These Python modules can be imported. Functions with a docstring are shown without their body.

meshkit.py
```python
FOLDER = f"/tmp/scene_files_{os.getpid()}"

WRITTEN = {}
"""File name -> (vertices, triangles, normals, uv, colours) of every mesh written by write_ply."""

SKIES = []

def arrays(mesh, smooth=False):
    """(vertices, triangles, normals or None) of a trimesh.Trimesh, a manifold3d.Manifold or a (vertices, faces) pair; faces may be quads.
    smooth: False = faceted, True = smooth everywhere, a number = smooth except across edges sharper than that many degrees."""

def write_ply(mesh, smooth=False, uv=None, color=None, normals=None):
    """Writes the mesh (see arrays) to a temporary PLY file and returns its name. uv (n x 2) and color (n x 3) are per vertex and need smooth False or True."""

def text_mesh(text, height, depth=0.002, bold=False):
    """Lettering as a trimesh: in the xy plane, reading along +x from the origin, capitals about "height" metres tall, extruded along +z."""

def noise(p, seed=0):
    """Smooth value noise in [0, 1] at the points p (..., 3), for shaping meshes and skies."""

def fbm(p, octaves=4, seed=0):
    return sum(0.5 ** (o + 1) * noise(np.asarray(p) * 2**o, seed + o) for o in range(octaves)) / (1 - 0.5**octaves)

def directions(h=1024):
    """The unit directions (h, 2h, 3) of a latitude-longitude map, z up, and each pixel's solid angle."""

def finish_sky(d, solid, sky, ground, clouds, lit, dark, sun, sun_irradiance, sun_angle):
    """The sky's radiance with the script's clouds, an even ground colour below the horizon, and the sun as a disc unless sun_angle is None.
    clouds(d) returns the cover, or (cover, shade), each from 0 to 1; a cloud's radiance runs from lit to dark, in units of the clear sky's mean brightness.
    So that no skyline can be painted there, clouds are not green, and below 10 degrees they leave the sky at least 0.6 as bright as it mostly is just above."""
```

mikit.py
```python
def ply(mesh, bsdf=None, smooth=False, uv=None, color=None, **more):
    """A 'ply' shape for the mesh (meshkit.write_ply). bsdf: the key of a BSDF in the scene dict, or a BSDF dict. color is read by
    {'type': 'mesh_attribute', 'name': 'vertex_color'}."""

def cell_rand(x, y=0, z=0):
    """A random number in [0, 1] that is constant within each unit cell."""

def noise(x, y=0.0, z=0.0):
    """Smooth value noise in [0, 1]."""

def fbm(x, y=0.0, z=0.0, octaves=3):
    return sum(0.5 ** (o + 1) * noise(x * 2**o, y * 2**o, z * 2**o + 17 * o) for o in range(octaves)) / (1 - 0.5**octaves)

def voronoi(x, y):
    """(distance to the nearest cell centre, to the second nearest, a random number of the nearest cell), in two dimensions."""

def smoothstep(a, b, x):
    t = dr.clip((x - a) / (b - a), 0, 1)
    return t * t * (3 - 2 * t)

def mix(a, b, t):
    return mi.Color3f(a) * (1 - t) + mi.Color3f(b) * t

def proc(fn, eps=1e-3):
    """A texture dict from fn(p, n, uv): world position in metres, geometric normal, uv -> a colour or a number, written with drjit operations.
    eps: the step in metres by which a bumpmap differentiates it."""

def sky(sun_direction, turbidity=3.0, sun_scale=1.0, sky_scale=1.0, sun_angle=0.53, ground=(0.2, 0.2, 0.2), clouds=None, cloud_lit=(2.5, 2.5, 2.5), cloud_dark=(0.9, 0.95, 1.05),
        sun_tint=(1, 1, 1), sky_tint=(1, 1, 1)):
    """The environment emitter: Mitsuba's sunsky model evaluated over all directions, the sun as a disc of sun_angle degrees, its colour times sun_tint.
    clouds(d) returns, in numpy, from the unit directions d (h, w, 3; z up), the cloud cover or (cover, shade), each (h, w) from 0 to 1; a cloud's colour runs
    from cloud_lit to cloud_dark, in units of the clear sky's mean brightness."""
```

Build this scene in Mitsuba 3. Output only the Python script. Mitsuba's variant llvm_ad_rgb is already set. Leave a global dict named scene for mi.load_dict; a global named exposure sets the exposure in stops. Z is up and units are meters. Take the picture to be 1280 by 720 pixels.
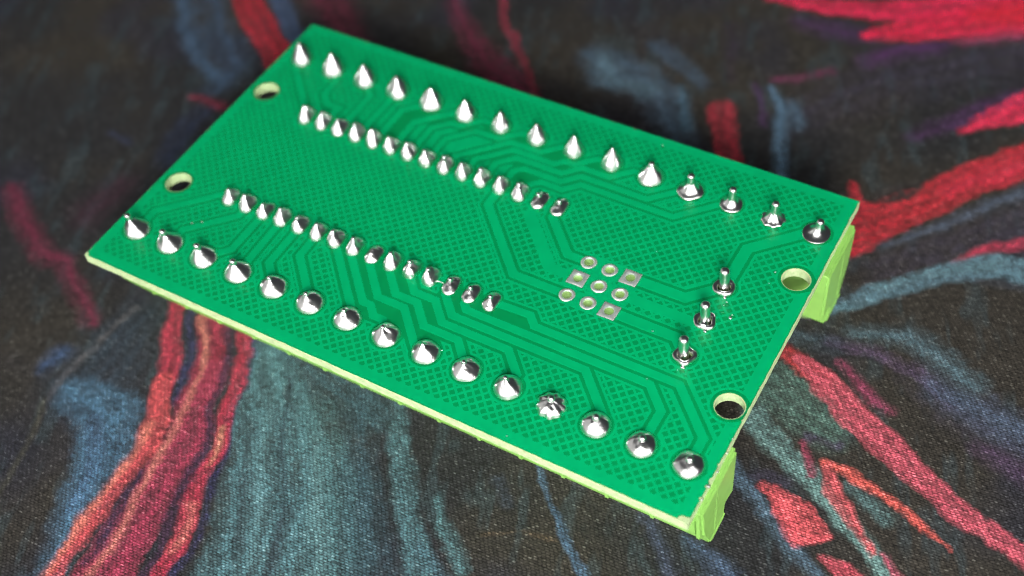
import math, numpy as np, trimesh, shapely, drjit as dr, mitsuba as mi, mikit, meshkit
from shapely.geometry import Polygon, LineString, Point, box
from shapely import affinity, union_all

T = mi.ScalarTransform4f
scene, labels = {}, {}
H = 11.6                      # board underside-up: top face this many mm above the mat (blocks 10 mm + board 1.6 mm)

# ---------------------------------------------------------------- camera, light, exposure
cam = np.array([68.847, -75.017, 103.634 + H]) / 1000
fwd, up = np.array([-0.37159, 0.51962, -0.76936]), np.array([-0.33923, 0.69540, 0.63351])
scene['camera'] = {'type': 'thinlens', 'fov': 44.51, 'fov_axis': 'x', 'near_clip': 0.005, 'far_clip': 20.0,
                   'aperture_radius': 0.00125, 'focus_distance': 0.1285,
                   'to_world': T().look_at(origin=cam.tolist(), target=(cam + fwd).tolist(), up=up.tolist())}
exposure = 0.0

def panel(key, direction, dist, w, h, radiance):
    d = np.array(direction) / np.linalg.norm(direction)
    c = np.array([0.012, 0.0, 0.01])
    scene[key] = {'type': 'rectangle', 'to_world': T().look_at(origin=(c + d * dist).tolist(), target=c.tolist(), up=[0, 0, 1]) @ T().scale([w / 2, h / 2, 1]),
                  'bsdf': {'type': 'diffuse', 'reflectance': {'type': 'rgb', 'value': 0.3}},
                  'emitter': {'type': 'area', 'radiance': {'type': 'rgb', 'value': [radiance, radiance * 0.985, radiance * 0.965]}}}

panel('desk_lamp__panel', (0.106, -0.168, 0.132), 0.242, 0.075, 0.05, 78)       # bright, low, beside the camera
panel('window__panel', (0.28, -0.82, 0.50), 1.60, 4.2, 1.75, 2.5)            # the room's window behind the photographer
panel('window_001__panel', (-0.88, -0.36, 0.36), 1.60, 2.4, 1.1, 0.45)         # a dimmer one to the left
scene['room_light'] = {'type': 'constant', 'radiance': {'type': 'rgb', 'value': [0.026, 0.028, 0.032]}}
labels['desk_lamp'] = {'label': 'small bright lamp head standing low beside the camera', 'category': 'lamp'}
labels['window'] = {'label': 'broad pale window of the room behind the photographer', 'category': 'window'}
labels['window_001'] = {'label': 'smaller and dimmer window at the left of the desk', 'category': 'window'}

# ---------------------------------------------------------------- materials
def lin(c, k=1.0):
    c = np.asarray(c, float) / 255
    return [float(v) for v in np.where(c < 0.04045, c / 12.92, ((c + 0.055) / 1.055) ** 2.4) * k]

def rgb(v): return {'type': 'rgb', 'value': [float(x) for x in v]}

def princ(name, col, rough, **kw):
    scene[name] = {'type': 'twosided', 'bsdf': {'type': 'principled', 'base_color': col if isinstance(col, dict) else rgb(col), 'roughness': rough, **kw}}

def speck(base, amount, scale):
    base = [float(x) for x in base]
    def f(p, n, uv):
        q = p * (1000.0 * scale)
        return mi.Color3f(base) * (1 - amount + 2 * amount * mikit.fbm(q.x, q.y, q.z, 3))
    return mikit.proc(f)

princ('mask_dark', speck((0.0004, 0.196, 0.056), 0.07, 0.5), 0.30, specular=0.28)
princ('mask_light', speck((0.0004, 0.300, 0.105), 0.07, 0.5), 0.28, specular=0.28)
princ('tin', speck((0.86, 0.85, 0.84), 0.05, 3.0), 0.235, metallic=1.0)
princ('tin_dull', speck((0.76, 0.84, 0.79), 0.2, 5.0), 0.33, metallic=0.75)
princ('fibreglass', speck((0.38, 0.49, 0.255), 0.28, 2.2), 0.5)
princ('lime_plastic', speck((0.205, 0.42, 0.088), 0.06, 1.0), 0.38, specular=0.5)
princ('plug_mask', speck((0.17, 0.30, 0.085), 0.4, 1.0), 0.45)
princ('steel', (0.55, 0.55, 0.56), 0.3, metallic=1.0)

# ---- the printed mat: swirls of a print, in millimetres on the mat itself, on a coarse weave
STROKES = [
    ((60,54,76),0.6,3.37,[(33.5,46.0,2.46),(39.7,55.8,3.64),(48.2,63.2,4.28),(56.7,70.6,4.6)]),
    ((62,56,74),0.7,2.09,[(51.6,24.9,2.03),(56.4,30.7,2.52),(64.2,39.4,3.02)]),
    ((66,62,82),0.7,1.78,[(59.8,11.7,1.47),(67.7,8.7,2.44),(74.1,6.4,2.57)]),
    ((46,60,74),0.75,1.85,[(-25.0,-20.7,2.18),(-24.8,-25.3,4.03),(-24.3,-31.6,4.61)]),
    ((56,86,96),0.85,1.49,[(-7.7,-16.8,2.81),(2.1,-18.4,2.51),(8.7,-19.9,1.87)]),
    ((76,116,144),0.9,1.09,[(-24.8,-33.1,2.05),(-18.6,-33.7,2.99),(-15.2,-40.2,2.94),(-13.2,-46.9,1.72),(-10.3,-52.8,1.27)]),
    ((82,122,130),0.95,1.19,[(-8.3,-18.4,2.04),(-1.5,-25.1,4.48),(4.1,-32.6,5.49),(9.6,-43.4,6.77)]),
    ((80,120,126),0.85,1.3,[(3.0,-22.8,1.77),(9.4,-28.8,2.58),(16.9,-39.5,3.26)]),
    ((52,80,92),0.7,1.29,[(6.0,-18.9,1.46),(11.7,-27.6,2.07),(19.5,-37.2,2.27)]),
    ((84,116,106),0.9,1.39,[(42.4,4.2,2.09),(47.1,3.0,3.67),(52.8,1.2,2.39)]),
    ((66,94,122),0.9,1.01,[(-63.7,33.1,1.47),(-56.6,25.7,1.53),(-49.2,20.0,1.3),(-43.1,18.0,1.01)]),
    ((58,84,112),0.8,1.37,[(-59.9,34.8,1.22),(-51.1,27.1,1.66),(-43.2,21.8,1.41),(-43.1,16.2,1.37)]),
    ((66,92,130),0.8,0.7,[(-49.7,39.3,1.46),(-42.1,32.1,1.3),(-37.1,28.4,0.94)]),
    ((170,32,50),1,0.29,[(-54.7,37.1,2.46),(-46.4,30.2,2.39),(-39.6,25.8,2.02),(-32.3,21.1,1.73)]),
    ((70,26,40),0.8,0.36,[(-47.3,31.5,0.36),(-44.1,29.2,0.24)]),
    ((110,32,58),0.85,1.44,[(-42.9,41.1,2.85),(-35.9,36.9,2.49),(-29.0,32.1,1.2)]),
    ((140,38,66),0.85,0.68,[(-44.5,13.3,0.47),(-42.9,13.7,0.72),(-40.1,13.5,0.82)]),
    ((38,52,82),0.8,1.32,[(-41.5,11.4,1.18),(-41.3,5.4,1.68),(-40.5,1.5,1.06)]),
    ((54,64,96),0.8,0.48,[(-51.3,2.8,0.24),(-47.4,2.0,0.48)]),
    ((118,32,64),0.9,1.18,[(-21.9,46.2,0.98),(-15.0,40.3,1.69),(-9.8,36.5,2.28),(-3.6,34.2,2.63)]),
    ((150,44,66),1,0.23,[(-18.2,53.0,0.6),(-12.2,45.4,0.59),(-5.7,39.3,0.53),(0.4,33.9,0.46)]),
    ((74,98,118),0.85,1.29,[(2.2,44.6,1.92),(6.9,42.7,3.89),(10.8,43.5,2.49),(15.9,39.6,2.28),(20.5,34.2,1.93)]),
    ((104,138,154),0.7,1.55,[(4.0,44.1,0.94),(7.2,41.0,1.09),(11.9,41.3,0.93)]),
    ((78,104,128),0.7,0.89,[(9.9,50.5,0.95),(14.7,48.0,1.18),(18.9,45.4,0.63)]),
    ((84,46,96),0.8,1.2,[(25.6,63.1,1.03),(33.1,63.3,1.53),(35.7,64.1,1.38)]),
    ((96,44,108),0.8,1.14,[(36.6,58.3,0.76),(40.6,62.8,1.26),(45.1,66.0,0.49)]),
    ((236,36,84),1,0.43,[(19.3,66.6,0.89),(25.3,66.8,1.25),(30.8,68.1,1.61),(36.9,70.4,2.11),(55.0,80.7,3.48)]),
    ((236,32,76),1,0.5,[(35.2,63.9,0.99),(39.2,67.0,2.17),(45.6,71.4,3.36),(55.8,78.0,4.03)]),
    ((226,30,40),0.8,1.72,[(47.5,74.3,1.38),(55.6,78.7,2.75)]),
    ((176,66,106),0.8,0.99,[(46.7,67.9,0.5),(55.9,73.5,0.99)]),
    ((122,50,88),0.9,0.63,[(27.3,50.1,0.47),(33.0,54.7,0.47)]),
    ((62,46,68),0.7,0.54,[(16.9,58.4,0.34),(21.9,47.7,0.43)]),
    ((80,110,134),0.95,0.4,[(27.2,48.7,0.44),(30.3,44.5,0.95),(32.2,40.4,0.81),(34.2,34.2,0.79)]),
    ((78,106,128),0.8,0.65,[(30.2,47.1,0.44),(33.1,43.3,0.97)]),
    ((84,48,100),0.9,0.31,[(25.2,48.3,0.32),(29.5,41.2,0.31)]),
    ((72,104,124),0.9,0.53,[(16.3,43.3,0.54),(20.5,36.7,0.84)]),
    ((168,44,60),1,0.31,[(23.2,41.5,1.91),(24.9,38.7,1.78),(28.0,33.6,1.84)]),
    ((90,46,102),0.8,1.21,[(47.8,48.0,0.53),(52.6,53.9,1.07),(59.8,62.9,1.61)]),
    ((236,46,86),1,0.4,[(52.4,50.8,0.39),(55.1,54.3,1.44),(60.3,61.1,2.9)]),
    ((196,42,56),1,0.37,[(44.4,28.5,4.94),(48.5,32.5,2.92),(52.3,37.4,2.5),(56.7,43.7,2.65),(62.9,51.5,2.95)]),
    ((226,48,78),0.7,1.49,[(54.3,40.4,0.98),(63.0,50.8,1.99)]),
    ((186,40,54),1,0.3,[(43.1,35.8,0.72),(45.2,32.8,1.01)]),
    ((50,44,42),1,0.24,[(46.5,35.1,0.91),(48.5,36.8,1.49),(49.8,38.9,0.94)]),
    ((82,94,112),0.9,0.59,[(50.0,28.2,0.35),(55.7,34.8,0.7),(64.4,45.8,0.83)]),
    ((192,60,86),1,0.36,[(58.0,28.7,0.22),(60.9,32.4,0.69),(66.7,37.3,0.95)]),
    ((98,134,148),1,0.37,[(47.1,16.2,0.78),(52.0,21.1,0.9),(55.7,24.9,1.02),(59.3,28.3,1.52),(63.2,30.8,1.87),(68.3,31.0,2.23)]),
    ((84,110,120),0.85,0.92,[(51.2,14.2,0.8),(57.0,16.4,1.38),(60.5,15.4,1.39),(64.8,13.2,1.43)]),
    ((66,88,100),0.7,0.91,[(45.0,10.5,0.69),(49.8,11.6,0.91)]),
    ((96,74,106),0.7,0.6,[(49.3,11.7,0.46),(54.9,12.9,0.67),(59.7,11.9,0.74),(63.4,10.0,0.4)]),
    ((40,52,62),0.7,0.42,[(-3.4,-19.9,0.28),(1.6,-28.2,0.45),(7.3,-35.3,0.52),(10.8,-42.2,0.42)]),
    ((44,58,66),0.6,0.52,[(-3.7,-26.2,0.28),(0.4,-33.4,0.45),(4.6,-40.9,0.69)]),
    ((104,142,146),0.5,0.58,[(3.8,-24.7,0.36),(9.0,-31.2,0.69),(14.1,-39.0,0.83)]),
    ((100,140,146),0.5,0.51,[(-2.6,-25.6,0.37),(2.0,-32.6,0.62),(7.3,-40.6,0.68)]),
    ((86,120,160),0.5,0.57,[(-20.3,-34.5,0.55),(-16.8,-38.7,0.75),(-13.7,-45.0,0.75)]),
    ((40,50,66),0.6,0.54,[(-22.7,-33.9,0.35),(-17.4,-36.1,0.52),(-13.8,-40.7,0.45)]),
    ((110,150,160),0.6,0.47,[(51.8,21.6,0.34),(56.1,25.7,0.46),(62.9,31.1,0.58)]),
    ((60,70,84),0.6,0.49,[(54.1,23.3,0.23),(59.4,27.2,0.37),(67.1,28.9,0.61)]),
    ((150,60,92),0.85,0.49,[(51.7,9.5,0.4),(54.5,7.6,0.7),(58.9,5.4,0.39)]),
    ((190,50,58),1,0.41,[(43.8,8.7,0.85),(46.5,7.9,1.05),(50.6,6.6,1.24)]),
    ((204,88,104),1,0.23,[(47.4,8.0,0.82),(50.9,6.3,1.69),(55.5,3.5,1.75),(60.8,1.1,1.72),(67.5,-2.4,1.31),(77.4,-5.6,1.08)]),
    ((78,94,116),0.75,1.02,[(61.8,10.9,1.28),(66.9,10.0,1.88),(72.7,8.7,1.84)]),
    ((92,62,98),0.7,0.79,[(68.2,5.6,0.6),(73.9,4.2,0.89)]),
    ((104,138,134),1,0.32,[(46.2,-1.6,1.52),(51.0,-4.3,1.3),(54.8,-6.1,1.18),(58.4,-8.4,1.06),(62.7,-11.0,0.93),(65.6,-14.1,0.81)]),
    ((80,104,122),0.9,0.41,[(44.6,-6.4,0.9),(48.0,-9.0,0.8),(52.0,-11.7,0.7),(56.1,-14.0,0.68),(59.9,-17.1,0.66)]),
    ((60,54,74),0.9,0.39,[(49.2,-8.0,0.58),(52.2,-7.4,0.58)]),
    ((150,60,84),1,0.25,[(52.0,-1.7,0.26),(54.2,-5.2,0.29)]),
    ((80,66,96),0.9,0.41,[(52.1,-0.9,0.41),(54.5,-0.4,0.51)]),
    ((84,112,112),1,0.36,[(57.6,-4.5,0.38),(59.6,-5.2,0.92),(62.5,-6.8,0.72)]),
    ((222,96,88),1,0.23,[(54.7,-3.2,0.49),(57.1,-3.3,0.78),(60.8,-4.2,0.47),(64.4,-5.6,0.46),(68.9,-7.2,0.18)]),
    ((212,92,98),1,0.21,[(55.1,-3.4,0.5),(56.7,-6.1,0.77),(58.8,-7.7,0.69),(62.4,-10.7,0.34)]),
    ((222,92,98),1,0.23,[(50.4,-9.0,0.37),(52.4,-9.4,1.1),(54.7,-10.3,1.54),(56.9,-11.2,1.0),(58.4,-11.2,0.27)]),
    ((220,88,96),1,0.22,[(52.4,-10.0,0.69),(54.3,-11.6,0.85),(55.8,-13.0,0.54),(57.8,-11.7,0.35)]),
    ((212,84,100),1,0.26,[(58.3,-13.8,0.27),(60.4,-14.1,0.96),(63.2,-15.3,1.2)]),
    ((190,80,104),0.9,0.25,[(63.4,-10.6,0.25),(66.0,-12.9,0.5)]),
    ((70,90,118),0.85,0.67,[(46.4,-18.2,0.35),(48.8,-18.9,0.86),(52.7,-20.8,1.17)]),
    ((76,112,120),0.95,0.48,[(5.4,-11.7,0.37),(9.7,-17.0,0.36),(13.5,-22.2,0.96),(17.5,-27.9,1.18),(21.1,-31.3,1.39),(24.9,-35.4,1.6)]),
    ((76,112,118),0.9,0.48,[(20.0,-25.6,0.34),(23.0,-28.3,0.74),(27.1,-31.8,0.56)]),
    ((66,98,112),0.7,0.64,[(22.1,-31.8,0.65),(27.0,-34.2,0.96)]),
    ((74,102,128),1,0.2,[(26.5,-15.6,0.26),(29.0,-18.1,0.26),(32.2,-21.4,0.33),(35.1,-24.0,0.49),(39.1,-27.9,0.72)]),
    ((88,72,54),0.6,0.18,[(26.8,-27.5,0.18),(30.1,-25.0,0.18),(33.9,-24.1,0.18)]),
    ((52,66,86),0.7,0.5,[(24.8,-20.9,0.43),(26.9,-23.1,0.5)]),
    ((60,70,96),0.7,0.64,[(40.7,-17.6,0.43),(44.4,-20.3,0.66),(47.3,-23.2,0.64)]),
    ((112,32,60),0.95,0.74,[(-55.8,-12.0,1.22),(-49.7,-15.6,1.39),(-44.1,-18.8,1.3),(-40.0,-18.8,1.2),(-34.4,-21.8,0.94),(-30.2,-24.2,0.65)]),
    ((72,30,52),0.7,1.78,[(-43.4,-10.5,2.04),(-42.8,-4.9,1.48)]),
    ((60,84,120),0.85,0.77,[(-30.6,-31.9,0.89),(-30.0,-29.0,0.89)]),
    ((108,104,106),0.7,0.39,[(-27.2,-34.9,0.23),(-27.4,-31.9,0.3),(-27.4,-24.9,0.31),(-26.6,-20.0,0.26)]),
    ((84,82,66),0.7,0.3,[(-27.4,-35.3,0.31),(-25.5,-39.6,0.31),(-22.1,-49.4,0.3)]),
    ((44,42,80),0.9,0.47,[(-22.7,-13.3,0.61),(-18.8,-19.0,0.6),(-16.0,-23.6,0.68),(-12.8,-28.3,0.47)]),
    ((46,42,88),0.9,0.37,[(-12.4,-15.2,0.4),(-7.5,-23.2,0.39),(-4.5,-30.2,0.38),(-1.8,-36.7,0.37),(0.3,-42.6,0.46),(1.1,-47.8,0.46)]),
    ((172,50,72),1,0.29,[(-25.6,-13.2,0.93),(-20.9,-20.1,0.99),(-17.9,-24.5,1.27),(-15.7,-27.9,1.34)]),
    ((150,42,66),1,0.29,[(-21.2,-9.7,1.85),(-16.7,-16.6,1.81),(-14.1,-21.4,1.97),(-11.4,-25.7,1.9)]),
    ((160,54,80),1,0.28,[(-11.9,-24.1,2.23),(-9.3,-30.8,2.5),(-8.0,-36.3,2.7),(-7.2,-40.6,2.8),(-6.8,-45.7,2.94),(-5.6,-51.8,2.83)]),
    ((206,80,86),1,0.29,[(-16.5,-27.4,1.34),(-13.5,-31.7,1.55),(-12.2,-35.5,1.45),(-11.7,-42.0,1.24),(-11.2,-47.5,1.0),(-10.1,-54.2,1.06)]),
    ((214,126,108),0.8,0.39,[(-14.0,-32.6,0.52),(-13.2,-36.0,0.63),(-12.8,-41.8,0.52),(-11.9,-48.4,0.5),(-10.9,-53.6,0.48)]),
    ((180,50,74),1,0.28,[(-16.6,-10.3,0.71),(-11.6,-18.1,0.68),(-8.1,-23.5,0.87),(-5.9,-28.5,0.87),(-4.8,-31.8,0.89),(-4.2,-35.4,0.96),(-2.4,-40.0,1.02),(-1.1,-43.9,1.03),(-0.3,-49.1,1.12)]),
    ((62,34,60),0.95,0.38,[(-15.3,-15.3,0.4),(-10.3,-23.3,0.49),(-6.9,-31.0,0.58),(-5.0,-35.8,0.68),(-3.9,-40.8,0.66),(-2.5,-44.3,0.57),(-1.9,-49.4,0.57)]),
    ((50,38,66),0.95,0.39,[(-10.6,-37.9,0.4),(-9.6,-42.5,0.79),(-8.7,-47.0,0.59),(-8.4,-49.2,0.29)]),
    ((206,126,112),0.9,0.29,[(-21.3,-11.9,0.41),(-17.3,-18.0,0.4),(-13.1,-24.7,0.39),(-11.8,-27.5,0.41),(-10.6,-32.9,0.41),(-9.3,-38.0,0.4),(-7.8,-44.5,0.39),(-6.9,-51.2,0.38)]),
    ((206,134,112),0.9,0.29,[(-5.9,-29.1,0.3),(-5.2,-31.4,0.49),(-4.4,-33.5,0.19)]),
    ((214,120,112),0.85,0.38,[(-2.9,-38.4,0.38),(-1.8,-41.6,0.56),(-1.4,-44.0,0.38)]),
]

WARM = 1.0

def print_colour(p, n, uv):
    X, Y = p.x * 1000.0, p.y * 1000.0
    wx = (mikit.fbm(X * 0.22, Y * 0.22, 3.1, 3) - 0.5) * 3.0
    wy = (mikit.fbm(X * 0.22, Y * 0.22, 9.7, 3) - 0.5) * 3.0
    rag = mikit.fbm(X * 0.9, Y * 0.9, 1.3, 2) - 0.5
    fine = mikit.noise(X * 3.1, Y * 3.1, 8.0) - 0.5
    streak = mikit.fbm(X * 0.55 + Y * 0.22, Y * 0.16 - X * 0.05, 5.5, 3)
    mott = mikit.fbm(X * 0.45, Y * 0.30, 11.5, 3)
    x, y = X + wx * 0.6, Y + wy * 0.6
    wander = 4.0 * rag + 5.0 * streak + 3.0 * fine
    g = mikit.fbm(X * 0.06, Y * 0.06, 2.2, 3)
    c = mikit.mix(lin((33, 33, 36)), lin((50, 45, 38)), mikit.smoothstep(0.35, 0.65, g))
    c = mikit.mix(c, lin((34, 36, 54)), 0.55 * mikit.smoothstep(0.5, 0.75, mikit.fbm(X * 0.09, Y * 0.09, 7.2, 3)))
    c = mikit.mix(c, lin((60, 84, 92)), 0.30 * mikit.smoothstep(0.52, 0.72, streak))
    for i, (col, op, soft, pts) in enumerate(STROKES):
        d, lat = None, None
        for (ax, ay, ar), (bx, by, br) in zip(pts[:-1], pts[1:]):
            ex, ey = bx - ax, by - ay
            il = 1.0 / (ex * ex + ey * ey)
            t = dr.clip(((x - ax) * ex + (y - ay) * ey) * il, 0, 1)
            qx, qy = x - ax - t * ex, y - ay - t * ey
            e = dr.sqrt(qx * qx + qy * qy) - (ar + t * (br - ar))
            l_ = (qx * ey - qy * ex) / math.hypot(ex, ey)
            if d is None: d, lat = e, l_
            else: d, lat = dr.minimum(d, e), dr.select(e < d, l_, lat)
        brush = dr.sin(lat * (2.2 + 0.37 * (i % 5)) + i * 2.3 + wander)
        soft = soft * 1.35 + 0.08
        d = d + rag * (0.45 + 0.6 * soft) + fine * 0.22
        a = op * mikit.smoothstep(soft, -soft, d)
        if soft > 0.8:
            a = a * (0.48 + 1.0 * dr.clip(streak, 0, 0.5)) * (0.84 + 0.16 * brush)
        else:
            a = a * (0.84 + 0.16 * brush)
        c = mikit.mix(c, mi.Color3f(lin(col)) * (1 + 0.16 * brush), dr.clip(a, 0, 1))
    return c * (0.80 + 0.40 * mott) + mi.Color3f(0.010, 0.010, 0.009)

def thread(X, Y):
    """The twill of the cloth: height 0..1 of its dash-shaped loops and a random number per loop, the dashes uneven in length and lie."""
    ca, sa = math.cos(-0.06), math.sin(-0.06)
    X, Y = X + 0.22 * (mikit.noise(X * 0.9, Y * 0.9, 4.0) - 0.5), Y + 0.16 * (mikit.noise(X * 0.9, Y * 0.9, 6.0) - 0.5)
    u, v = (X * ca - Y * sa) / 0.52, (X * sa + Y * ca) / 0.27
    row = dr.floor(v)
    u = u + row * 0.37 + 0.25 * mikit.cell_rand(row, 3, 1)
    fu, fv = u - dr.floor(u) - 0.5, v - row - 0.5
    r = mikit.cell_rand(dr.floor(u), row, 2)
    sh = dr.maximum(0, 1 - dr.square(fu / 0.5)) * dr.maximum(0, 1 - dr.square(fv / 0.5))
    return sh, r

def mat_colour(p, n, uv):
    X, Y = p.x * 1000.0, p.y * 1000.0
    sh, r = thread(X, Y)
    fib = mikit.noise(X * 2.6 + Y * 0.5, Y * 8.0, 2.0)                 # short fibres along the weft
    grain = mikit.noise(X * 9.0, Y * 9.0, 5.0)
    c = print_colour(p, n, uv)
    tone = 0.30 + 0.80 * sh * (0.35 + 1.1 * r) + 0.55 * (fib - 0.35) + 0.30 * (grain - 0.5)
    tone = dr.maximum(tone, 0.16)
    lum = 0.012 + 0.10 * mi.luminance(c)
    glint = mikit.smoothstep(0.70, 0.92, fib * 0.55 + r * 0.45) * mikit.smoothstep(0.35, 0.8, sh)
    return (c * tone + mi.Color3f(0.95, 1.0, 0.92) * glint * (lum * 3.0 + 0.022)) * MAT_K

MAT_K = 0.86

def mat_height(p, n, uv):
    X, Y = p.x * 1000.0, p.y * 1000.0
    sh, r = thread(X, Y)
    return sh * (0.5 + 0.7 * r) + 0.5 * mikit.noise(X * 2.6 + Y * 0.5, Y * 8.0, 2.0)

scene['mat_cloth'] = {'type': 'twosided', 'bsdf': {'type': 'bumpmap', 'scale': 0.00006,
    'arbitrary': mikit.proc(mat_height, eps=3e-5),
    'bsdf': {'type': 'principled', 'base_color': mikit.proc(mat_colour), 'roughness': 0.8, 'specular': 0.3, 'sheen': 0.15}}}

# ---------------------------------------------------------------- helpers
def numbered(key):
    if key not in scene and not any(k.startswith(key + '__') for k in scene): return key
    i = 1
    while f'{key}_{i:03d}' in scene or any(k.startswith(f'{key}_{i:03d}__') for k in scene): i += 1
    return f'{key}_{i:03d}'

def put(key, mesh, bsdf, smooth=False, label=None, kind=None):
    """One shape of the scene; the mesh is in board millimetres (z = 0 the board's upper face)."""
    m = mesh.copy()
    m.vertices = (np.asarray(m.vertices) + [0, 0, H]) / 1000.0
    key = numbered(key)
    scene[key] = mikit.ply(m, bsdf, smooth=smooth)
    d = {}
    if label: d['label'] = label
    if kind: d['kind'] = kind
    if d: labels[key] = d
    return key

def extrude(poly, z0, z1):
    parts = []
    for g in getattr(poly, 'geoms', [poly]):
        if g.is_empty or g.area < 1e-4: continue
        e = trimesh.creation.extrude_polygon(g, z1 - z0, engine='earcut')
        e.apply_translation([0, 0, z0])
        parts.append(e)
    return trimesh.util.concatenate(parts)

def heightfield(R, zf, nr=22, na=44, tip=0.55, z0=0.0, lean=(0, 0), cx=0, cy=0):
    """A blob of solder: R(theta) its rim, zf(rho, theta) its height; rings crowd towards the tip."""
    rho = np.linspace(0, 1, nr + 1)[1:] ** (1 / tip)
    th = np.arange(na) * 2 * np.pi / na
    V, F = [[0, 0, float(np.mean(zf(np.zeros(na) + 1e-6, th)))]], []
    Rt = R(th)
    for r in rho:
        V += np.c_[r * Rt * np.cos(th), r * Rt * np.sin(th), zf(np.full(na, r), th)].tolist()
    V += np.c_[Rt * np.cos(th), Rt * np.sin(th), np.full(na, -0.03)].tolist()
    for j in range(na):
        F.append([0, 1 + j, 1 + (j + 1) % na])
    for i in range(nr):
        a, b = 1 + i * na, 1 + (i + 1) * na
        for j in range(na):
            k = (j + 1) % na
            F += [[a + j, b + j, b + k], [a + j, b + k, a + k]]
    V = np.array(V)
    V[:, 0] += cx + lean[0] * V[:, 2]
    V[:, 1] += cy + lean[1] * V[:, 2]
    V[:, 2] += z0
    return trimesh.Trimesh(V, F, process=False)

def pin_mesh(x, y, z0, z1, r, lean=(0, 0), n=18, square=False):
    prof = [(r, 0.0), (r, 1 - 0.9 * r / (z1 - z0))]
    prof += [(r * math.cos(a), 1 - 0.9 * r / (z1 - z0) * (1 - math.sin(a))) for a in np.linspace(0.25, 1.45, 6)]
    th = np.arange(n) * 2 * np.pi / n
    V, F = [], []
    for pr, t in prof:
        z = z0 + t * (z1 - z0)
        V += np.c_[x + lean[0] * (z - z0) + pr * np.cos(th), y + lean[1] * (z - z0) + pr * np.sin(th), np.full(n, z)].tolist()
    for i in range(len(prof) - 1):
        for j in range(n):
            k = (j + 1) % n
            a, b = i * n, (i + 1) * n
            F += [[a + j, a + k, b + k], [a + j, b + k, b + j]]
    V.append([x + lean[0] * (z1 - z0), y + lean[1] * (z1 - z0), z1])
    F += [[(len(prof) - 1) * n + j, (len(prof) - 1) * n + (j + 1) % n, len(V) - 1] for j in range(n)]
    return trimesh.Trimesh(np.array(V), F, process=False)

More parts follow.
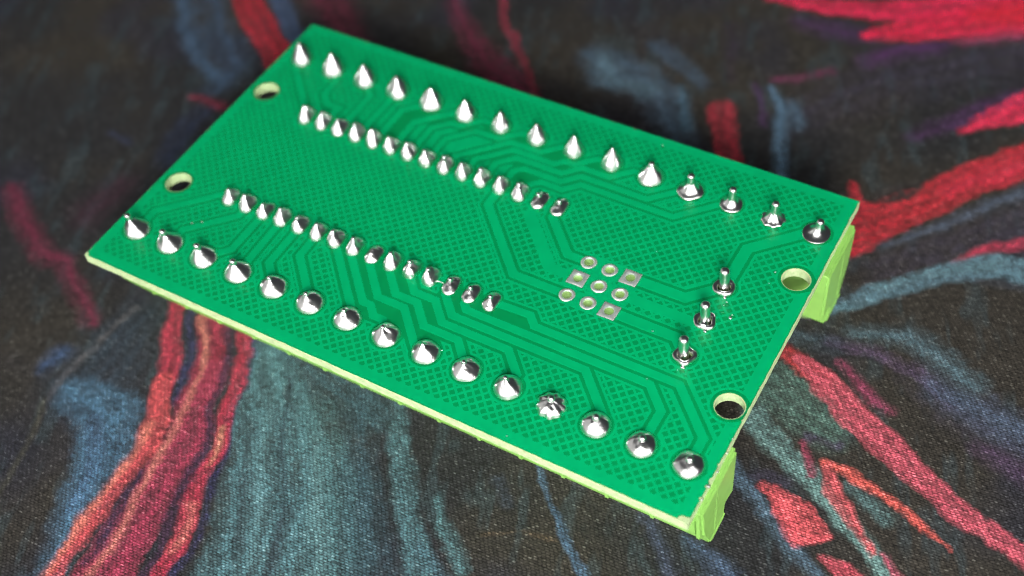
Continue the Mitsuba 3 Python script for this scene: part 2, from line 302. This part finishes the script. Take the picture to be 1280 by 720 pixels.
# ---------------------------------------------------------------- the setting: a printed desk mat
g = trimesh.creation.box([460, 420, 3.0]); g.apply_translation([0, 20, -H - 1.5])
put('desk_mat', g, 'mat_cloth')
labels['desk_mat'] = {'kind': 'structure', 'label': 'dark woven desk mat printed with red, magenta and teal swirls'}

# ---------------------------------------------------------------- the circuit board
B = 'circuit_board'
labels[B] = {'label': 'green circuit board lying solder side up on the swirled desk mat', 'category': 'circuit board'}
rng = np.random.default_rng(4)
X0, X1, Y0, Y1 = -27.9, 47.42, -22.25, 22.75
PITCH, XT = 4.979, 10.01
XA = [XT + (i - 7) * PITCH for i in range(15)]
YA, YD = 16.3, -16.5
XB = [-17.78 + 2.54 * i for i in range(15)]
YB, YC = 7.62, -7.62
HOLES = [(-25.4, 9.3), (-25.3, -8.4), (45.35, 9.25), (45.6, -8.6)]
PINS = [(39.05, 4.95), (39.1, -0.05), (39.1, -5.0)]
GRID = [(x, y) for y in (1.78, -0.74, -3.28) for x in (24.56, 27.1, 29.6)]
SQUARE = {2, 3, 8}

def rough_outline(inset, amp, step, seed):
    r = np.random.default_rng(seed)
    c = [(X0 + inset, Y0 + inset), (X1 - inset, Y0 + inset), (X1 - inset, Y1 - inset), (X0 + inset, Y1 - inset)]
    out = []
    for (ax, ay), (bx, by) in zip(c, c[1:] + c[:1]):
        n = int(math.hypot(bx - ax, by - ay) / step)
        for k in range(n):
            j = r.normal() * amp if k else 0
            t = k / n
            nx, ny = (ay - by), (bx - ax)
            L = math.hypot(nx, ny)
            out.append((ax + (bx - ax) * t + nx / L * abs(j), ay + (by - ay) * t + ny / L * abs(j)))
    return Polygon(out).buffer(0)

cut = union_all([Point(h).buffer(1.5, 24) for h in HOLES] + [Point(q).buffer(0.72, 12) for q in PINS])
gridcut = union_all([Point(q).buffer(0.52, 12) for q in GRID])
core = rough_outline(0.0, 0.03, 0.9, 1).difference(cut).difference(gridcut)
sub = put(B + '__substrate', extrude(core, -1.3, -0.045), 'fibreglass', label='pale fibreglass core with rough cut edges')
mask_area = rough_outline(0.02, 0.03, 0.5, 2)
# chipped corner and nicks in the lacquer
for x, y, r_ in ((X1, Y0, 0.7), (X1 - 0.6, Y0 + 0.1, 0.5), (X1, -19.3, 0.2), (X1, -17.1, 0.3), (X1 - 0.1, -17.9, 0.15), (X1, -15.2, 0.18), (X0, Y0, 0.5), (X1, -9.6, 0.15), (X1, -5.2, 0.12)):
    mask_area = mask_area.difference(Point(x, y).buffer(r_, 3))
mask_area = mask_area.difference(union_all([Point(h).buffer(1.58, 24) for h in HOLES] + [Point(q).buffer(0.74, 12) for q in PINS])).difference(gridcut)
put(B + '__substrate__solder_mask', extrude(mask_area, -0.045, 0.0), 'mask_dark')

# ---- copper tracks under the lacquer, each one a part
W1, W2, W3 = 0.76, 0.92, 1.28
TR = [
 (W2, [(XA[0], YA), (XA[0], 14.7), (XB[0], YB)]),
 (W2, [(XA[1], YA), (-18.3, 14.7), (-18.3, 12.0), (-16.9, 10.6), (-15.0, 10.6), (XB[1], YB)]),
 (W2, [(XA[2], YA), (-12.7, 14.1), (XB[2], YB)]),
 (W2, [(XA[3], YA), (-10.05, 10), (XB[3], YB)]),
 (W2, [(XA[4], YA), (-7.62, 13.6), (XB[4], YB)]),
 (W2, [(XA[5], YA), (-1.2, 16.2), (-5.0, 12.4), (XB[5], YB)]),
 (W1, [(XA[6], YA), (2.6, YA), (0.5, 14.2), (-0.8, 14.2), (-2.54, 12.45), (XB[6], YB)]),
 (W1, [(XA[7], YA), (7.9, YA), (5.9, 14.3), (2.7, 14.3), (0, 11.6), (XB[7], YB)]),
 (W1, [(XA[8], YA), (13.4, YA), (11.5, 14.4), (7.5, 14.4), (2.54, 9.44), (XB[8], YB)]),
 (W1, [(XA[9], YA), (18.1, YA), (16.1, 14.3), (14.8, 14.3), (13.9, 13.4), (8.4, 13.4), (5.08, 10.1), (XB[9], YB)]),
 (W1, [(XA[10], YA), (22.8, YA), (20.7, 14.2), (17.2, 14.2), (15.4, 12.4), (9.4, 12.4), (7.62, 10.6), (XB[10], YB)]),
 (W1, [(XA[11], YA), (29.5, YA), (26.1, 12.95), (17.7, 12.95), (15.95, 11.2), (11.0, 11.2), (10.16, 10.3), (XB[11], YB)]),
 (W1, [(XA[12], YA), (34.35, YA), (29.85, 11.75), (18.3, 11.75), (16.7, 10.15), (13.9, 10.15), (12.7, 9.0), (XB[12], YB)]),
 (W3, [(XA[14], YA), (44.4, YA), (39.1, 11.0), PINS[0]]),
 (W2 + .1, [(XB[11], YB), (10.16, 4.5), (17.95, -3.28), GRID[6]]),
 (W2 + .1, [(XB[14], YB), (17.78, 5.95), (21.95, 1.78), GRID[0]]),
 (W3, [GRID[2], (35.95, 1.85), PINS[0]]),
 (W3, [GRID[8], (37.4, -3.3), PINS[2]]),
 (W2, [(XB[0], YC), (-19.1, YC), (XA[0], -13.35), (XA[0], YD)]),
 (W2, [(XB[1], YC), (XB[1], -9.6), (XA[1], -14.2), (XA[1], YD)]),
 (W2, [(XB[2], YC), (XB[2], -14.1), (XA[2], YD + .1)]),
 (W2, [(XB[3], YC), (-10.1, -10), (XA[3], YD)]),
 (W2, [(XB[4], YC), (XB[4], -13.8), (XA[4], YD)]),
 (W2, [(XB[5], YC), (XB[5], -11.4), (XA[5], YD)]),
 (W2, [(XB[6], YC), (XB[6], -8.0), (XA[6], -15.55), (XA[6], YD)]),
 (W2, [(XB[7], YC), (0, -8.6), (5.2, -13.8), (6.2, -13.8), (7.3, -14.9), (8.5, -14.9), (XA[7], YD)]),
 (W2, [(XB[8], YC), (2.54, -8.7), (6.3, -12.5), (9.7, -12.5), (13.5, -16.3), (XA[8], YD)]),
 (W2, [(XB[9], YC), (5.08, -8.55), (7.83, -11.3), (10.6, -11.3), (12.95, -13.65), (17.2, -13.65), (XA[9], YD)]),
 (W2, [(XB[10], YC), (7.62, -8.25), (9.5, -10.15), (12.2, -10.15), (14.45, -12.4), (22.6, -12.4), (XA[10], -14.75), (XA[10], YD)]),
 (W2, [(XB[12], YC), (12.7, -8.9), (14.9, -11.1), (30.9, -11.1), (XA[12], -15.1), (XA[12], YD)]),
 (W2, [(XB[13], YC), (15.24, -9.15), (15.9, -9.8), (37.5, -9.8), (XA[13], -12.2), (XA[13], YD)]),
 (W2, [(XB[14], YC), (22.4, -7.4), (23.5, -8.5), (40.15, -8.5), (XA[14], -13.2), (XA[14], YD)]),
]
GND = [(W3, [(XB[13], YB), (15.24, 5.3), (21.3, -0.74), GRID[3]]), (W3, [GRID[5], (38.4, -0.74), PINS[1]])]
RA = [1.43, 1.5, 1.47, 1.5, 1.52, 1.39, 1.27, 1.27, 1.24, 1.27, 1.53, 1.5, 1.27, 1.33, 1.54]
RD = [1.6] * 5 + [1.58] * 5 + [1.54, 1.56, 1.55, 1.54, 1.55]
def oval(x, y, grow=0.0): return LineString([(x, y - 0.55), (x, y + 0.55)]).buffer(0.76 + grow, 12)
keep = []
for i in range(15):
    if i != 13: keep.append(Point(XA[i], YA).buffer(RA[i] + 0.30))
    if i != 11: keep.append(Point(XA[i], YD).buffer(RD[i] + 0.28))
    if i != 13: keep.append(oval(XB[i], YB, 0.3))
    if i != 11: keep.append(oval(XB[i], YC, 0.3))
for i, q in enumerate(PINS):
    if i != 1: keep.append(Point(q).buffer(1.5))
lines = [LineString(pts).buffer(w / 2, 8, join_style='mitre') for w, pts in TR]
keep += [l.buffer(0.38, 4, join_style='mitre') for l in lines]
keep += [Point(h).buffer(1.95) for h in HOLES]
solder_open = union_all([Point(q).buffer(0.92) for k, q in enumerate(GRID) if k not in SQUARE] + [box(GRID[k][0] - 1.03, GRID[k][1] - 1.03, GRID[k][0] + 1.03, GRID[k][1] + 1.03) for k in SQUARE]
                        + [Point(q).buffer(1.0) for q in PINS])
for l in lines:
    put(B + '__copper_track', extrude(l.difference(solder_open), 0.0, 0.034), 'mask_light')
gl = [LineString(p_).buffer(w / 2, 8, join_style='mitre') for w, p_ in GND]
for l in gl:
    put(B + '__copper_track', extrude(l.difference(solder_open), 0.0, 0.038), 'mask_light')

# ---- the ground plane: a diagonal hatch of copper lines with a border line, cut away round every track and pad
plane = mask_area.buffer(-0.06).difference(union_all(keep))
plane = plane.buffer(-0.33, join_style='mitre').buffer(0.33, join_style='mitre')
plane = union_all([p_ for p_ in getattr(plane, 'geoms', [plane]) if p_.area > 14])
hatch = [plane.difference(plane.buffer(-0.26)), plane.difference(box(X0 + 1.35, Y0 + 1.35, X1 - 1.35, Y1 - 1.35))]
P45, WL = 0.8128, 0.255
for s in (1, -1):
    ln = [LineString([(k * P45 * math.sqrt(2) - 60 * s, -60), (k * P45 * math.sqrt(2) + 60 * s, 60)]) for k in range(-125, 145)]
    hatch.append(union_all([l.buffer(WL / 2, cap_style='flat') for l in ln]).intersection(plane))
hatch.append(box(23.2, -4.5, 30.9, 3.0).intersection(plane).difference(box(25.5, -2.3, 26.2, -1.7)).difference(box(28.0, 0.2, 28.7, 0.8)))
pour = Polygon([(-4.4, 8.9), (-4.4, 12.3), (-1.2, 15.3), (2.4, 15.6), (9.6, 12.2), (9.6, 9.0)]).difference(union_all(keep))   # a solid patch of copper by the inner row
hatch.append(pour.buffer(-0.08).buffer(0.08))
hatch = union_all(hatch).difference(union_all(gl)).difference(solder_open)
hatch = hatch.buffer(0.02).buffer(-0.02).simplify(0.015)
put(B + '__copper_hatch', extrude(hatch, 0.0, 0.030), 'mask_light', kind='stuff')

# ---- plated holes in a block of nine, tented with lacquer from the other side
for k, (x, y) in enumerate(GRID):
    shape = box(x - 1.0, y - 1.0, x + 1.0, y + 1.0) if k in SQUARE else Point(x, y).buffer(0.88, 12)
    na_, nb_ = 48, 9
    V, F = [], []
    for a in np.arange(na_) * 2 * np.pi / na_:
        ro = 0.90 if k not in SQUARE else 0.99 * min(1 / max(abs(math.cos(a)), 1e-9), 1 / max(abs(math.sin(a)), 1e-9))
        ro *= 1 + 0.02 * math.sin(3 * a + k)
        for b in np.linspace(0, 1, nb_):
            rr = 0.53 + (ro - 0.53) * b
            zz = 0.03 + (0.13 + 0.03 * math.sin(2 * a + k)) * math.sin(math.pi * min(1, b * 0.97 + 0.02)) ** 0.6 * (1 - 0.35 * b)
            V.append((x + rr * math.cos(a), y + rr * math.sin(a), zz))
    for j in range(na_):
        m_ = (j + 1) % na_
        for b in range(nb_ - 1):
            F += [[j * nb_ + b, j * nb_ + b + 1, m_ * nb_ + b + 1], [j * nb_ + b, m_ * nb_ + b + 1, m_ * nb_ + b]]
    barrel = extrude(Point(x, y).buffer(0.56, 12).difference(Point(x, y).buffer(0.52, 12)), -0.8, 0.05)
    key = put(B + '__plated_hole', trimesh.util.concatenate([trimesh.Trimesh(np.array(V), F, process=False), barrel]), 'tin_dull', smooth=40, label='square tinned pad of a plated hole' if k in SQUARE else None)
    h_ = rng.uniform(-0.30, -0.10)
    pl = heightfield(lambda t: np.full_like(t, 0.53), lambda r, t: 0.10 * r ** 2 - 0.02, nr=5, na=20, tip=1.0, z0=h_, cx=x, cy=y)
    put(key + '__plug', pl, 'plug_mask')

# ---- solder joints
def lump(seed, k, amp):
    r = np.random.default_rng(seed)
    a, f = r.normal(size=k) * amp, r.uniform(0, 6.28, k)
    return lambda t: 1 + sum(a[j] * np.cos((j + 2) * t + f[j]) for j in range(k))

def joint(x, y, R, h, kind, seed, pin=None, scallop=False, lean=(0, 0), rx=None):
    rim, wav = lump(seed, 4, 0.012), lump(seed + 500, 3, 0.03)
    if rx:                                            # oval header joint
        a_, b_ = rx
        s_ = b_ - a_
        def Rf(t):
            c, s = np.abs(np.cos(t)), np.abs(np.sin(t))
            end = s_ * s + np.sqrt(np.maximum(0, a_ ** 2 - (s_ * c) ** 2))
            side = a_ / np.maximum(c, 1e-6)
            return np.where(side * s < s_, side, end) * rim(t)
    else:
        sc = (lambda t: 1 + 0.05 * np.sign(np.sin(9 * t)) * np.abs(np.sin(9 * t)) ** 0.6) if scallop else (lambda t: 1.0)
        Rf = lambda t: R * rim(t) * sc(t)
    r3 = np.random.default_rng(seed + 900)
    ax, ay, az = r3.uniform(0, 50, 3)
    def zf(r, t):
        e = 0.06
        q = 1 - (np.sqrt(r * r + e * e) - e) / (math.sqrt(1 + e * e) - e)
        cap = np.sqrt(np.maximum(0, 1 - r ** 2))
        if kind == 'cone':   z = h * (0.72 * q ** 1.05 + 0.28 * cap)
        elif kind == 'volcano': z = h * (0.88 * q ** 2.3 + 0.12 * cap)
        elif kind == 'horn': z = h * (0.70 * q ** 1.35 + 0.30 * cap)
        elif kind == 'dome': z = h * (0.36 * cap + 0.52 * q + 0.12 * np.exp(-(r / 0.16) ** 2))
        elif kind == 'button': z = h * (0.55 * cap + 0.45 * q)
        elif kind == 'peak': z = h * (0.66 * q ** 0.95 + 0.34 * cap)
        elif kind == 'low': z = h * (0.55 * q ** 1.6 + 0.45 * cap)
        pts = np.c_[r * Rf(t) * np.cos(t) + ax, r * Rf(t) * np.sin(t) + ay, z * 0.6 + az]
        nz = meshkit.fbm(pts * 1.3, 2, seed) - 0.5
        nz = nz + 0.35 * (meshkit.fbm(pts * 4.0, 2, seed + 3) - 0.5)
        fac = (0.17 if rx is None else 0.34)
        return z * (1 + fac * nz * np.minimum(1, 6 * (1 - r)) * np.minimum(1, r * 5)) * (1 + (wav(t) - 1) * np.minimum(1, 4 * r * (1 - r)))
    key = put(B + '__solder_joint', heightfield(Rf, zf, nr=26, na=54, z0=0.035, lean=lean, cx=x, cy=y), 'tin', smooth=True)
    if pin:
        dx, dy, r_, z1 = pin
        put(key + '__pin', pin_mesh(x + dx, y + dy, 0.2, z1, r_, lean), 'tin', smooth=50)
    return key

HA = [2.73, 2.69, 2.57, 2.5, 2.36, 2.29, 2.42, 2.26, 2.45, 2.58, 2.3, 2.6, 2.6, 2.6, 2.15]
HD = [2.8, 2.43, 2.47, 2.27, 1.92, 1.86, 1.77, 1.75, 1.69, 1.63, 2.0, 1.7, 1.75, 1.5, 1.38]
for i in range(15):
    ln = (0.04, 0.035)
    if i < 10: joint(XA[i], YA, RA[i], HA[i], 'cone', 10 + i, lean=ln)
    elif i == 10: joint(XA[i], YA, RA[i], 2.25, 'horn', 10 + i, pin=(0.0, 0.0, 0.36, HA[i]), lean=ln)
    elif i == 11: joint(XA[i], YA, RA[i], 2.1, 'volcano', 10 + i, pin=(0.0, 0.0, 0.42, HA[i]), lean=(0.01, 0))
    else: joint(XA[i], YA, RA[i], (1.6, 1.75, 1.25)[i - 12], 'volcano', 10 + i, pin=((0, .02, .18)[i - 12], 0.03, 0.43, HA[i]), scallop=i == 13, lean=(0.03, 0.01))
for i in range(15):
    if i < 4: joint(XA[i], YD, RD[i], HD[i] * 0.83, 'horn', 40 + i, pin=(0, 0, 0.36, HD[i]), lean=(-0.09 + .015 * i, -0.14 + 0.02 * i))
    elif i < 11: joint(XA[i], YD, RD[i], HD[i] * 0.93, 'dome', 40 + i, pin=(0, 0, 0.26, HD[i]) if i != 8 else None, lean=(-0.06, -0.06))
    else: joint(XA[i], YD, RD[i], HD[i] * 0.72, 'button', 40 + i, pin=(0.02, 0.02, 0.40, HD[i]), scallop=i == 11, lean=(0.03, 0.0))
hr = np.random.default_rng(21)
for row, y, sd in ((0, YB, 80), (1, YC, 110)):
    for i in range(15):
        h_ = (1.72 if row == 0 else 1.6) * hr.uniform(0.92, 1.08)
        kind_ = 'peak'
        if i == 2: kind_, h_ = 'low', 1.5
        if (row, i) in ((0, 13), (0, 14), (1, 13), (1, 14), (1, 12), (1, 8)): kind_, h_ = 'low', (0.75 if row == 0 else 0.95)
        ln = (hr.uniform(-0.10, 0.06), hr.uniform(-0.16, 0.02))
        pin_ = None if (i == 2 or (row, i) == (1, 8)) else (0, 0.02, 0.25, max(h_ + 0.12, 1.25))
        joint(XB[i], y, 1, h_, kind_, sd + i, rx=(0.84, 1.37), pin=pin_, lean=ln)
for i, (x, y) in enumerate(PINS):
    th = lump(300 + i, 3, 0.03)
    out = []
    n, m_ = 40, 12
    for a in np.arange(n) * 2 * np.pi / n:
        for b in np.linspace(0, np.pi, m_):
            rr = (0.97 - 0.27 * math.cos(b) * -1) * float(th(np.array([a]))[0])
            out.append((x + rr * math.cos(a), y + rr * math.sin(a), 0.02 + (0.22 + 0.14 * (math.sin(a - 1.0) < -0.2)) * math.sin(b)))
    F = []
    for j in range(n):
        k = (j + 1) % n
        for b in range(m_ - 1):
            F += [[j * m_ + b, j * m_ + b + 1, k * m_ + b + 1], [j * m_ + b, k * m_ + b + 1, k * m_ + b]]
    tm = trimesh.Trimesh(np.array(out), F, process=False)
    if i == 1:
        bl = heightfield(lambda t: 0.55 * lump(7, 3, .08)(t), lambda r, t: 0.62 * np.sqrt(np.maximum(0, 1 - r ** 2)), nr=8, na=24, tip=1, cx=x + 0.1, cy=y - 0.62)
        tm = trimesh.util.concatenate([tm, bl])
    key = put(B + '__solder_joint', tm, 'tin', smooth=True, label='thin ring of solder round a bare standing pin')
    put(key + '__pin', pin_mesh(x - (0.1 if i == 2 else 0), y + 0.05, -1.5, 2.95, 0.54, lean=(-0.02, 0.0)), 'tin', smooth=50)

SPLASH = [(-19.53, -12.9, 0.09), (-18.52, -12.28, 0.09), (23.98, 21.52, 0.09), (39.65, 3.72, 0.2), (40.09, 3.22, 0.1), (39.98, 2.69, 0.07), (41.26, 1.46, 0.2), (41.28, 1.91, 0.08), (43.03, 9.21, 0.09), (43.03, 7.48, 0.07), (39.64, -1.19, 0.22), (34.76, -3.62, 0.06), (30.47, 6.36, 0.05), (39.51, -6.44, 0.2), (39.21, -6.96, 0.06), (36.94, -9.29, 0.07), (34.89, -3.61, 0.08), (47.59, -13.64, 0.09), (47.38, -11.95, 0.09), (27.72, -21.56, 0.08), (16.39, -15.51, 0.1), (47.57, -13.69, 0.1), (47.39, -11.98, 0.1), (47.61, -15.98, 0.12), (47.51, -19.35, 0.14), (47.47, -17.78, 0.2)]
# solder splashes and flux crumbs on the lacquer, and the whisker between two joints
for k, (x, y, r_) in enumerate(SPLASH):
    f = lump(700 + k, 4, 0.14)
    put(B + '__solder_splash', heightfield(lambda t: r_ * f(t), lambda r, t: 0.6 * r_ * np.sqrt(np.maximum(0, 1 - r ** 2)), nr=5, na=14, tip=1, z0=0.034, cx=x, cy=y), 'tin', smooth=True)
put(B + '__solder_whisker', heightfield(lambda t: 0.075 / np.sqrt(np.cos(t - 0.1) ** 2 * 0.02 + np.sin(t - 0.1) ** 2), lambda r, t: 0.12 * np.sqrt(np.maximum(0, 1 - r ** 2)), nr=5, na=24, tip=1, z0=0.03, cx=11.35, cy=-7.75), 'tin', smooth=True)

# ---- screw terminal blocks under both long edges, five three-way blocks in a row
PROF = [(12.0, -1.3), (12.0, -9.1), (14.0, -8.6), (14.1, -9.9), (13.9, -11.6), (17.3, -11.6), (19.55, -6.8), (20.3, -1.3)]
def block(side, xa, xb, pins):
    def prism(poly, x0, x1, push=0.0):
        e = trimesh.creation.extrude_polygon(poly, x1 - x0, engine='earcut')
        v = np.asarray(e.vertices)
        e.vertices = np.c_[v[:, 2] + x0, side * v[:, 0], v[:, 1]]
        if side < 0: e.invert()
        return e
    poly = Polygon(PROF)
    round_ = poly.buffer(-0.12).buffer(0.12, 4)
    parts = [prism(round_, xa + 0.25, xb - 0.25)]
    for x0, x1 in ((xa, xa + 0.25), (xb - 0.25, xb)):                       # end cheeks with a rebated edge
        parts.append(prism(round_.buffer(-0.28), x0, x1))
        parts.append(prism(Polygon([(14.2, -10.5), (17.7, -10.5), (17.8, -10.25), (14.2, -10.25)]), x0 - 0.1, x1 + 0.1))
        parts.append(prism(Polygon([(16.6, -9.6), (16.75, -9.6), (16.75, -2.0), (16.6, -2.0)]), x0 - 0.05, x1 + 0.05))
    for px in pins:                                                         # lips of the wire openings
        parts.append(prism(Polygon([(19.8, -3.0), (20.3, -3.0), (19.9, -6.1), (19.4, -6.7)]), px - 2.1, px + 2.1))
        parts.append(prism(Polygon([(19.8, -1.7), (20.36, -1.7), (19.9, -6.7), (19.4, -7.0)]), px + 2.25, px + 2.62))
    key = put(B + '__terminal_block', trimesh.util.concatenate(parts), 'lime_plastic')
    th = np.linspace(0, 2 * np.pi, 17)[:-1]
    for px in pins:                                                         # clamp screws, facing the mat
        s_ = trimesh.creation.cylinder(1.7, 0.3, sections=20); s_.apply_translation([px, side * 15.2, -11.55])
        put(key + '__clamp_screw', s_, 'steel')
for side, dx in ((-1, 0.3), (1, 0.45)):
    for k in range(5):
        pins = XA[3 * k:3 * k + 3]
        block(side, pins[0] - PITCH / 2 - (0.12 if k == 0 else -0.01) + dx, pins[2] + PITCH / 2 + (0.35 if k == 4 else -0.01) + dx, [q + dx for q in pins])
